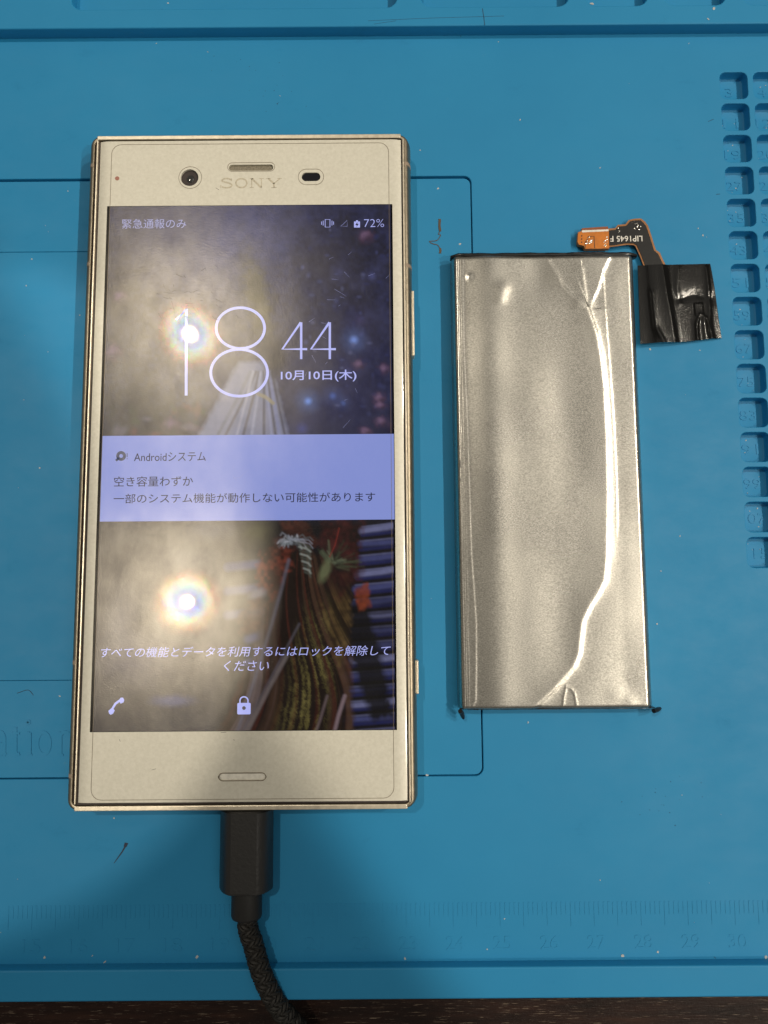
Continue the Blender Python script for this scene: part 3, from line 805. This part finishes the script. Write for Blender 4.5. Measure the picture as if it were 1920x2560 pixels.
scr('lock_icon', merge((v, f), stroke(sp([(600, 1758), (600, 1750), (602, 1745.5), (606, 1742.5), (610, 1741.8), (614, 1742.5), (618, 1745.5), (620, 1750), (620, 1758)]), .28, ZT - .005, ZT)))

sm = []
for k in range(48):
    x, y = rnd.gauss(470, 60), rnd.gauss(760, 45); l = 6 + 24 * rnd.random() ** 2; a = rnd.gauss(.55, .5)
    sm.append(stroke(sp([(x, y), (x + l * .5 * math.cos(a), y + l * .5 * math.sin(a) + rnd.uniform(-2, 2)), (x + l * math.cos(a), y + l * math.sin(a))]), .13, ZT + .004, ZT + .012, w2=.04))
scr('film_scratches', merge(*sm), 'ink')['kind'] = 'stuff'
sm = []
for k in range(26):
    x, y = rnd.choice([(780, 860), (850, 700), (880, 1010), (600, 1240)]); x += rnd.gauss(0, 45); y += rnd.gauss(0, 40); l = 6 + 30 * rnd.random() ** 2; a = rnd.uniform(-1.2, 1.2)
    sm.append(stroke(sp([(x, y), (x + l * math.cos(a), y + l * math.sin(a))]), .05, ZT + .004, ZT + .012, w2=.02))
scr('film_marks', merge(*sm), 'glow_dim')['kind'] = 'stuff'
sm = [stroke([P(px + rnd.gauss(0, 6), py + rnd.gauss(0, 3), ZF), P(px + rnd.gauss(0, 6), py + rnd.gauss(0, 4), ZF)], .07, ZF, ZF + .02) for px, py in ((297, 1848), (380, 1920), (380, 1922), (590, 1847), (555, 1834), (290, 1852), (540, 470))]
obj('panel_scuffs', *merge(*sm), 'dark', phone, smooth=False, kind='stuff')

# ------------------------------------------------------------------ charging cable
zc = 3.35
pa, pb = P(548, 2236, 3.3), P(684, 2026, 3.3)
pcx, pw = (P(549, 2130, 3.3)[0] + P(684, 2130, 3.3)[0]) / 2, 11.3
cable = empty('charging_cable', (pcx, -66, 0), 'black braided charging cable plugged into the bottom of the gold phone', 'cable')
def loft(rings, caps=True):
    V, F = [], []; n = len(rings[0])
    for r in rings: V += r
    for i in range(len(rings) - 1):
        for k in range(n): F.append((i * n + k, i * n + (k + 1) % n, (i + 1) * n + (k + 1) % n, (i + 1) * n + k))
    if caps: F += [tuple(range(n)), tuple(range((len(rings) - 1) * n, len(rings) * n))]
    return V, F
def housing_ring(y, s):
    # flat top and bottom facets, rounded flanks
    pts = []
    hw, hh, fl = pw / 2 * s, 3.3 * s, 2.7 * s
    half = [(fl, hh), (3.5 * s, 2.95 * s), (4.4 * s, 2.2 * s), (5.15 * s, 1.1 * s), (hw, 0), (5.15 * s, -1.3 * s), (4.3 * s, -2.5 * s), (fl, -hh)]
    q = half + [(-a, c) for a, c in reversed(half)]
    return [(pcx + a, y, zc + b2) for a, b2 in q]
y_t, y_b = PY0 - .55, P(612, 2233, 5)[1]
obj('plug_housing', *loft([housing_ring(y_t, .93), housing_ring(y_t - .35, 1.0), housing_ring(y_b + .55, 1.0), housing_ring(y_b + .15, .97), housing_ring(y_b, .92)]), 'black', cable, angle=25)
obj('plug_tip', *plate(rrect(pcx - 4.1, PY0 - 1.2, pcx + 4.1, PY0 + 3, .1, 2), [], 2.2, 4.5, .1, 2, True), 'solder', cable)
ccx = P(617, 2260, 3.3)[0]
yc0, yc1 = y_b + .3, P(617, 2296, 3.3)[1]
def cring(y, rx, rz, n=28): return [(ccx + rx * math.cos(2 * math.pi * k / n), y, zc + rz * math.sin(2 * math.pi * k / n)) for k in range(n)]
obj('strain_relief', *loft([cring(yc0, 3.2, 2.7), cring(yc1 + .8, 3.25, 2.7), cring(yc1 + .25, 3.05, 2.5), cring(yc1, 2.6, 2.1)]), 'collar', cable, angle=40)
path = spline([(ccx + .25, yc1 + 1.2, zc), (ccx + .35, yc1 - 2, zc), P(633, 2360, 3.4) + (3.4,), P(655, 2435, 3.9) + (3.9,), P(694, 2512, 3.2) + (3.2,), P(752, 2580, .4) + (.4,), P(812, 2650, -2.6) + (-2.6,), P(880, 2760, -3.1) + (-3.1,), (18, -135, -3.1), (44, -190, -3.1), (60, -270, -3.1), (66, -372, -3.1)], 14)
RC = 2.0
obj('cord_core', *tube(path, RC * .86, 16), 'cord', cable)
# braid: flat strands wound both ways, each passing over and under
def braid(sense, k, nst):
    V, F = [], []; s = 0.0; prev = None
    pitch = 9.5; ph = 2 * math.pi * k / nst
    fine = []
    for a, b2 in zip(path, path[1:]):
        for i in range(6): fine.append(tuple(Vector(a).lerp(Vector(b2), i / 6)))
    rows = []
    for i, p in enumerate(fine):
        if i: s += (Vector(p) - Vector(fine[i - 1])).length
        a, c = Vector(fine[max(0, i - 1)]), Vector(fine[min(len(fine) - 1, i + 1)])
        t = (c - a).normalized(); sd = t.cross(Vector((0, 0, 1))).normalized(); u = sd.cross(t)
        th = sense * 2 * math.pi * s / pitch + ph
        rr = RC + .16 * sense * math.cos((th - (sense * 0)) * nst / 2 * sense + math.pi * s / pitch * 0 + k * math.pi)
        row = []
        for w, dr in ((-.30, -.16), (-.16, .05), (.16, .05), (.30, -.16)):
            g = th + w
            row.append(tuple(Vector(p) + (sd * math.cos(g) + u * math.sin(g)) * (rr + dr)))
        rows.append(row)
    for row in rows: V += row
    for i in range(len(rows) - 1):
        for q in range(3): F.append((i * 4 + q, i * 4 + q + 1, i * 4 + q + 5, i * 4 + q + 4))
    return V, F
NST = 8
v, f = merge(*[braid(sn, k, NST) for sn in (1, -1) for k in range(NST)])
obj('braided_sleeve', v, f, 'cord', cable, kind='stuff', angle=60)

# ------------------------------------------------------------------ battery pack with foil pouch
BX0, BX1, BY0, BY1 = 15.9, 57.95, -27.2, 74.3
bat = empty('battery_pack', ((BX0 + BX1) / 2, (BY0 + BY1) / 2, 0), 'flat silver foil battery pack lying beside the gold phone', 'battery')
ZT_B = 4.1
def pl(pts): return [P(x, y, ZT_B) for x, y in pts]
ridge_main = pl([(1470, 770), (1492, 832), (1503, 890), (1512, 970), (1518, 1097), (1521, 1242), (1518, 1390), (1512, 1452), (1492, 1490), (1476, 1514), (1458, 1552), (1452, 1600), (1449, 1633), (1436, 1666), (1389, 1720), (1331, 1776)])
ridge_a = pl([(1366, 630), (1375, 655), (1390, 678), (1408, 716), (1430, 738), (1470, 770)])
ridge_b = pl([(1530, 630), (1508, 676), (1496, 720), (1480, 755), (1470, 770)])
ridge_c = pl([(1508, 690), (1512, 760), (1517, 830), (1524, 912), (1534, 1061), (1541, 1206), (1543, 1320)])
ridge_d = pl([(1158, 640), (1157, 700), (1160, 880), (1168, 1060), (1178, 1380), (1190, 1561), (1190, 1670), (1189, 1752), (1178, 1776)])
ridge_e = pl([(1407, 1776), (1409, 1745), (1415, 1717), (1428, 1722), (1436, 1733), (1443, 1776)])
ridge_f = pl([(1455, 668), (1462, 720), (1470, 770)])
NX, NY = 260, 420
bx = np.linspace(BX0, BX1, NX); by = np.linspace(BY0, BY1, NY)
AX, AY = np.meshgrid(bx, by)
def dist(pts, side=False):
    best = np.full(AX.shape, 1e9); sg_ = np.zeros(AX.shape)
    for (x0, y0), (x1, y1) in zip(pts, pts[1:]):
        dx, dy = x1 - x0, y1 - y0; l2 = dx * dx + dy * dy
        t = np.clip(((AX - x0) * dx + (AY - y0) * dy) / l2, 0, 1)
        d = np.hypot(AX - x0 - t * dx, AY - y0 - t * dy)
        s_ = np.sign((AX - x0) * dy - (AY - y0) * dx)
        sg_ = np.where(d < best, s_, sg_); best = np.minimum(best, d)
    return best * sg_ if side else best
u_ = (AX - BX0) / (BX1 - BX0); w_ = (AY - BY0) / (BY1 - BY0)
Z = np.full(AX.shape, ZT_B)
Z += .20 * (np.sin(math.pi * np.clip(u_ * 1.02, 0, 1)) ** .8) * (.75 + .25 * np.sin(math.pi * w_))
def crest(pts, a, w, fold=0.0, ws=2.2, end=0.0):
    global Z
    d = dist(pts, True); fade = 1.0
    if end: fade = np.clip((np.hypot(AX - pts[-1][0], AY - pts[-1][1]) - .6) / end, 0, 1); fade = np.where(AY < pts[-1][1] - .2, 0, fade)
    Z += fade * a / (1 + (d / w) ** 2)
    if fold: Z += fade * fold * np.tanh(d / ws) * np.exp(-(d / (ws * 9)) ** 2)
crest(ridge_main, .06, .6, .105, .46); crest(ridge_main, .07, 1.7); crest(ridge_a, .05, .45, .05, .3, 2.); crest(ridge_b, .05, .4, .06, .3, 2.2); crest(ridge_c, .02, .2, .016, .15); crest(ridge_d, .02, .2, .026, .17); crest(ridge_e, .06, .28); crest(ridge_f, .04, .5, .04, .3, 2.)
Z += .30 * np.exp(-((AX - 24.3) / 4.2) ** 2) + .12 * np.exp(-((AX - 47.5 - (AY - 30) * .02) / 6) ** 2)
for px, py, a, r in ((1256, 722, .20, 1.7), (1250, 748, .14, 1.4), (1173, 692, .12, .7)):
    x, y = P(px, py, ZT_B); Z += a * np.exp(-((AX - x) ** 2 + (AY - y) ** 2) / r ** 2)
def bn(nx, ny):
    g = nrs.rand(ny + 1, nx + 1); xi = np.linspace(0, nx - 1e-6, NX); yi = np.linspace(0, ny - 1e-6, NY)
    x0 = xi.astype(int); y0 = yi.astype(int); fx = xi - x0; fy = (yi - y0)[:, None]
    fx = fx * fx * (3 - 2 * fx); fy = fy * fy * (3 - 2 * fy)
    return (g[y0][:, x0] * (1 - fx) + g[y0][:, x0 + 1] * fx) * (1 - fy) + (g[y0 + 1][:, x0] * (1 - fx) + g[y0 + 1][:, x0 + 1] * fx) * fy
Z += .12 * (bn(5, 9) - .5) + .015 * (bn(14, 26) - .5)
for px, py, a, rx, ry in ((1345, 675, -.22, 3.6, 6.), (1560, 1500, .14, 5, 16), (1300, 1500, .12, 7, 22), (1415, 1000, -.20, 5.5, 30), (1400, 1560, -.12, 5, 14), (1575, 760, -.08, 2.4, 9), (1545, 1740, .10, 2.5, 2.2), (1575, 1760, .10, 1.6, 2.)):
    x, y = P(px, py, ZT_B); Z += a * np.exp(-((AX - x) / rx) ** 2 - ((AY - y) / ry) ** 2)
Z += .055 * np.log1p(np.exp((AX - 51.6) / .5)) * .5
# rounded long edges
eL = np.clip((AX - BX0) / 1.15, 0, 1); eR = np.clip((BX1 - AX) / 2.0, 0, 1)
Z -= 3.2 * (1 - np.sqrt(np.clip(1 - (1 - eL) ** 2, 0, 1))) + 3.4 * (1 - np.sqrt(np.clip(1 - (1 - eR) ** 2, 0, 1)))
for xo, a, s in ((.75, .05, .10), (1.15, .045, .10), (1.6, .04, .11), (2.05, .03, .12)):
    Z += a * np.exp(-((AX - BX0 - xo - .12 * (bn(1, 12) - .5)) / s) ** 2)
Z -= .5 * np.clip(1 - (AY - BY0) / .9, 0, 1) ** 2 + .35 * np.clip(1 - (BY1 - AY) / .9, 0, 1) ** 2
V = np.stack([AX, AY, Z], -1).reshape(-1, 3).tolist(); F = []
for j in range(NY - 1):
    for i in range(NX - 1):
        a = j * NX + i; F.append((a, a + 1, a + NX + 1, a + NX))
rim = list(range(NX)) + [j * NX + NX - 1 for j in range(1, NY)] + [(NY - 1) * NX + i for i in range(NX - 2, -1, -1)] + [j * NX for j in range(NY - 2, 0, -1)]
b0 = len(V); V += [(V[i][0], V[i][1], .05) for i in rim]; m = len(rim)
for i in range(m): F.append((rim[i], rim[(i + 1) % m], b0 + (i + 1) % m, b0 + i))
obj('foil_pouch', V, F, 'foil', bat, angle=70)
# clear label edge strip down the right side
# black folded tape on the top edge, thin dark seam on the bottom
def soft_bar(x0, x1, y0, y1, z0, z1, n=26):
    rings = []
    for i in range(n + 1):
        t = i / n; x = x0 + (x1 - x0) * t; k = 1 - .5 * max(0, 1 - min(t, 1 - t) * n / 1.5) ** 2
        wob = .05 * math.sin(i * 1.9) + .04 * math.sin(i * .77)
        cy, cz, ry, rz = (y0 + y1) / 2 + wob * .5, (z0 + z1) / 2, (y1 - y0) / 2 * k, (z1 - z0) / 2 * k
        rings.append([(x, cy + ry * math.copysign(abs(math.cos(g)) ** .6, math.cos(g)), cz + wob + rz * math.copysign(abs(math.sin(g)) ** .6, math.sin(g))) for g in [2 * math.pi * q / 14 for q in range(14)]])
    return loft(rings)
obj('top_edge_tape', *soft_bar(BX0 - .15, BX1 + .75, BY1 - .25, BY1 + .95, .4, 4.05), 'edge_tape', bat, angle=60)
obj('bottom_seam', *soft_bar(BX0 + .2, BX1 + .35, BY0 - .22, BY0 + .12, .3, 3.75), 'edge_tape', bat, angle=60)
for px, py, ang, ln in ((1153, 1780, -70, 1.6), (1640, 1775, 10, 1.3)):
    x, y = P(px, py, 2.5); a = math.radians(ang)
    pts = [(x - .8 * math.cos(a), y - .3 * math.sin(a), 3.2), (x, y, 2.6), (x + ln * .7 * math.cos(a), y + ln * .7 * math.sin(a), 2.0), (x + ln * math.cos(a), y + ln * math.sin(a), 1.7)]
    obj('corner_tab', *tube(pts, .4, 10, True, [.5, .55, .45, .3]), 'edge_tape', bat)
# flexible circuit: copper-coloured rim layer, black cover layer, amber connector board
def fx(X, Y, z=1.3): return P(1420 + X * .16878, 530 + Y * .16878, z)
rimpts = [(600, 245), (700, 238), (735, 190), (850, 180), (900, 118), (985, 98), (1080, 95), (1140, 140), (1185, 200), (1230, 330), (1300, 560), (1360, 600), (1400, 690), (1440, 770), (1470, 860), (1130, 860), (1110, 770), (1060, 640), (1000, 510), (970, 488), (870, 485), (700, 510), (600, 520)]
blk = [(600, 275), (705, 262), (745, 215), (860, 205), (920, 138), (985, 122), (1075, 122), (1118, 158), (1160, 215), (1205, 345), (1275, 570), (1335, 620), (1378, 710), (1408, 770), (1440, 860), (1165, 860), (1135, 770), (1085, 640), (1020, 495), (975, 465), (860, 462), (700, 488), (600, 495)]
def sheet(pts, z0, z1):
    q = [fx(*p, z=z1) for p in pts]
    return prism(q, z0, z1)
flex = obj('flex_ribbon', *sheet(rimpts, 1.05, 1.2), 'flex_rim', bat, smooth=False)
obj('cover_layer', *sheet(blk, 1.21, 1.3), 'flex_black', flex, smooth=False)
conn = [(150, 300), (200, 285), (205, 240), (590, 215), (605, 290), (610, 540), (255, 545), (235, 500), (160, 480), (140, 440)]
board = obj('connector_board', *prism([fx(*p, z=1.7) for p in conn], .6, 1.7), 'flex_orange', flex, smooth=False)
obj('stiffener', *prism([fx(*p, z=1.78) for p in [(205, 240), (590, 214), (596, 256), (205, 270)]], 1.6, 1.78), 'stiff', flex, smooth=False)
obj('white_stripe', *prism([fx(*p, z=1.76) for p in [(205, 270), (600, 254), (603, 284), (208, 302)]], 1.6, 1.76), 'white', flex, smooth=False)
lines = [stroke([fx(*p, z=1.72) for p in q], .16, 1.69, 1.73) for q in ([(250, 440), (290, 430), (300, 360), (385, 360), (395, 535)], [(255, 440), (255, 530)])]
for y in (352, 400, 448): lines.append(plate(circle(*fx(202, y, 1.72), .17, 12), [], 1.69, 1.73, 0, 1))
obj('trace_outline', *merge(*lines), 'dark', flex, smooth=False, kind='stuff')
dots = []
for k in range(46):
    if k < 18: X, Y = 265 + 110 * rnd.random(), 365 + 110 * rnd.random(); z = 1.7
    elif k < 30: X, Y = 515 + 80 * rnd.random(), 365 + 135 * rnd.random(); z = 1.7
    elif k < 42: X, Y = 930 + 160 * rnd.random(), 130 + 140 * rnd.random(); z = 1.3
    else: X, Y = 725 + 45 * rnd.random(), 240 + 70 * rnd.random(); z = 1.3
    c = fx(X, Y, z); dots.append(dome(c[0], c[1], .10 + .16 * rnd.random(), z - .02, .10, 3, 8))
obj('solder_bumps', *merge(*dots), 'solder', flex, kind='stuff')
a, b2 = fx(628, 440, 1.32), fx(1100, 350, 1.32)
obj('printed_code', *text('LIP1645 F', (a[0], a[1], b2[0], b2[1]), 1.315, 0, rot180=True, offset=.01), 'white', flex, smooth=False)
# black tape patch over the ribbon, with folds
tc = [P(1594, 664, 1.5), P(1778, 657, 1.0), P(1806, 846, .6), P(1601, 861, 1.5)]
tn = 90; V, F = [], []
def seg_d(x, y, pts):
    bst = 9e9
    for (x0, y0), (x1, y1) in zip(pts, pts[1:]):
        dx, dy = x1 - x0, y1 - y0; t = max(0, min(1, ((x - x0) * dx + (y - y0) * dy) / (dx * dx + dy * dy)))
        bst = min(bst, math.hypot(x - x0 - t * dx, y - y0 - t * dy))
    return bst
CK_ = .55
creases = [([(.33, 0), (.36, .35), (.40, .7), (.42, 1)], .25, .035), ([(.17, .35), (.19, .8), (.28, 1.0)], .3, .03), ([(.70, 1.0), (.71, .78), (.76, .68), (.84, .72), (.88, 1.0)], .42, .022), ([(.93, .05), (.90, .6), (.86, .97)], .3, .025), ([(.55, .05), (.50, .3), (.52, .5)], .18, .04), ([(.52, .45), (.74, .40), (.92, .46)], -.25, .05), ([(.80, .74), (.80, 1)], .2, .02)]
for j in range(tn + 1):
    for i in range(tn + 1):
        s, t = i / tn, j / tn
        x = (tc[0][0] * (1 - s) + tc[1][0] * s) * (1 - t) + (tc[3][0] * (1 - s) + tc[2][0] * s) * t
        y = (tc[0][1] * (1 - s) + tc[1][1] * s) * (1 - t) + (tc[3][1] * (1 - s) + tc[2][1] * s) * t
        x += .12 * math.sin(t * 5.3) * (1 if s > .5 else 0) * s; y += .12 * math.sin(s * 7 + 1) * t
        base = 1.55 * (1 - s) + .5 * s
        rib = 0
        z = base + .28 * math.exp(-((s - .25 - .05 * t) / .14) ** 4)
        for pts, a, w in creases: z += CK_ * a / (1 + (seg_d(s, t, pts) / w) ** 2)
        if abs(s - .765) < .055 and .52 < t < .68: z += .12
        V.append((x, y, z))
for j in range(tn):
    for i in range(tn):
        a = j * (tn + 1) + i; F.append((a, a + 1, a + tn + 2, a + tn + 1))
nV = len(V); V += [(x, y, max(.02, z - .16)) for x, y, z in V]
rimi = list(range(tn + 1)) + [j * (tn + 1) + tn for j in range(1, tn + 1)] + [tn * (tn + 1) + i for i in range(tn - 1, -1, -1)] + [j * (tn + 1) for j in range(tn - 1, 0, -1)]
for i in range(len(rimi)):
    a, c = rimi[i], rimi[(i + 1) % len(rimi)]; F.append((a, c, nV + c, nV + a))
obj('tape_patch', V, F, 'tape', bat, angle=70)

# ------------------------------------------------------------------ bits lying on the mat
sc_ = lambda X, Y: P(1000 + X * .1507, 400 + Y * .1507, -.3)
s1 = spline([sc_(660, 980) + (0,), sc_(655, 1100) + (0,), sc_(668, 1180) + (0,)], 5)
s2 = spline([sc_(668, 1180) + (0,), sc_(640, 1230) + (0,), sc_(672, 1250) + (0,), sc_(610, 1335) + (0,), sc_(490, 1350) + (0,), sc_(545, 1390) + (0,), sc_(620, 1410) + (0,), sc_(668, 1470) + (0,)], 5)
s3 = [sc_(665, 1465), sc_(672, 1500), sc_(664, 1550)]
zz = -.36
v, f = merge(stroke([p[:2] for p in s1], .55, zz, zz + .12), stroke([p[:2] for p in s2], .16, zz, zz + .12), stroke(s3, .5, zz, zz + .11))
tag(obj('glue_scrap', v, f, 'scrap', smooth=False), 'small curled brown scrap of dried glue on the blue mat between phone and battery', 'scrap')
hp = spline([P(43, 1733, -.35) + (-.3,), P(70, 1725, -.35) + (-.28,), P(84, 1738, -.35) + (-.3,)], 6)
tag(obj('hair', *tube(hp, .05, 6), 'hair'), 'short bent dark hair on the blue mat left of the phone', 'hair')
mk = P(312, 2128)
v, f = merge(stroke([P(318, 2108), P(305, 2130), P(285, 2158)], .42, -.01, .012, w2=.15), prism([P(312, 2106), P(321, 2108), P(316, 2118), P(309, 2116)], -.01, .013))
tag(obj('ink_mark', v, f, 'stain', smooth=False), 'small dark purple mark on the blue mat left of the black plug', 'mark')
# pale dust flecks scattered on the mat
fl = []
def fleck(x, y, z, r, mat_=None):
    n = 6; a0 = rnd.random() * 6.28; e = .4 + .6 * rnd.random()
    pts = []
    for i in range(n):
        g = 2 * math.pi * i / n; q = r * (.6 + .7 * rnd.random())
        a, c = q * math.cos(g), q * e * math.sin(g)
        pts.append((x + a * math.cos(a0) - c * math.sin(a0), y + a * math.sin(a0) + c * math.cos(a0)))
    return prism(pts, z, z + .08)
spots = [(112, 2393, .3), (231, 2389, .25), (262, 2405, .4), (493, 2392, .35), (1012, 2396, .3), (1218, 2373, .2), (1556, 2389, .4), (1645, 2380, .25), (1914, 2393, .35), (420, 8, .2), (1480, 10, .5), (1785, 22, .35), (1770, 48, .35), (1095, 472, .3), (1150, 610, .28), (1050, 376, .22), (1745, 571, .2), (1757, 588, .35), (80, 648, .22), (170, 478, .22), (66, 714, .16), (200, 788, .16), (1750, 876, .22), (1625, 873, .25), (391, 109, .2), (1246, 105, .2), (1722, 109, .2), (100, 1170, .22), (150, 1740, .3), (285, 2045, .25), (1500, 2200, .18), (1261, 2297, .18), (1068, 1938, .3), (1320, 1806, .28), (1652, 1428, .2), (1642, 1560, .25), (45, 2470, .16), (1700, 1340, .2), (520, 130, .18), (700, 240, .18), (1300, 300, .2), (1500, 420, .18), (60, 1000, .18), (120, 880, .14)]
for x, y, r in spots:
    inside = x < 1180 and 450 < y < 1940
    raised = y < 66
    z = 3.09 if raised else (-.42 if inside else -.01)
    q = P(x, y, z); fl.append(fleck(q[0], q[1], z, r))
for (x0, y0, x1, y1, r, c) in tray_boxes:
    if c > 1: continue
    for k in range(rnd.randint(1, 4)):
        fl.append(fleck(x0 + .9 + 4.8 * rnd.random(), y0 + .9 + 5 * rnd.random(), -2.4, .06 + .16 * rnd.random()))
for k in range(40):
    x, y = rnd.uniform(-88, 88), rnd.uniform(-78, 128)
    if PX0 - 2 < x < PX1 + 2 or BX0 - 1 < x < BX1 + 1 or x > 80: continue
    z = -.42 if (x < 21 and -42 < y < 96) else -.01
    fl.append(fleck(x, y, z, .05 + .08 * rnd.random()))
v, f = merge(*fl)
tag(obj('dust_flecks', v, f, 'lint', smooth=False, origin=(0, 0, 0)), 'pale flecks of dust and lint scattered over the blue mat', 'dust', kind='stuff')
ck = []
zz = 3.1
def CK(pts, w): return stroke([P(x, y, zz) for x, y in pts], w, zz - .02, zz + .012)
ck += [CK([(1206, 21), (1209, 40), (1212, 63)], .22), CK([(920, 52), (1080, 45), (1260, 40)], .10), CK([(935, 60), (990, 52)], .1)]
zz = .0
for q in ([(1770, 304), (1784, 298)], [(1790, 486), (1800, 485)], [(1785, 2392), (1790, 2396)], [(1150, 80), (1152, 92)]): ck.append(CK(q, .16))
for k in range(40):
    x, y = rnd.choice([(670, 205), (600, 160), (1690, 1975), (1640, 2020), (700, 230)]); x += rnd.gauss(0, 45); y += rnd.gauss(0, 20)
    ck.append(fleck(*P(x, y), -.06, .06 + .12 * rnd.random()))
obj('mat_scuffs', *merge(*ck), 'crack', mat, smooth=False, kind='stuff')
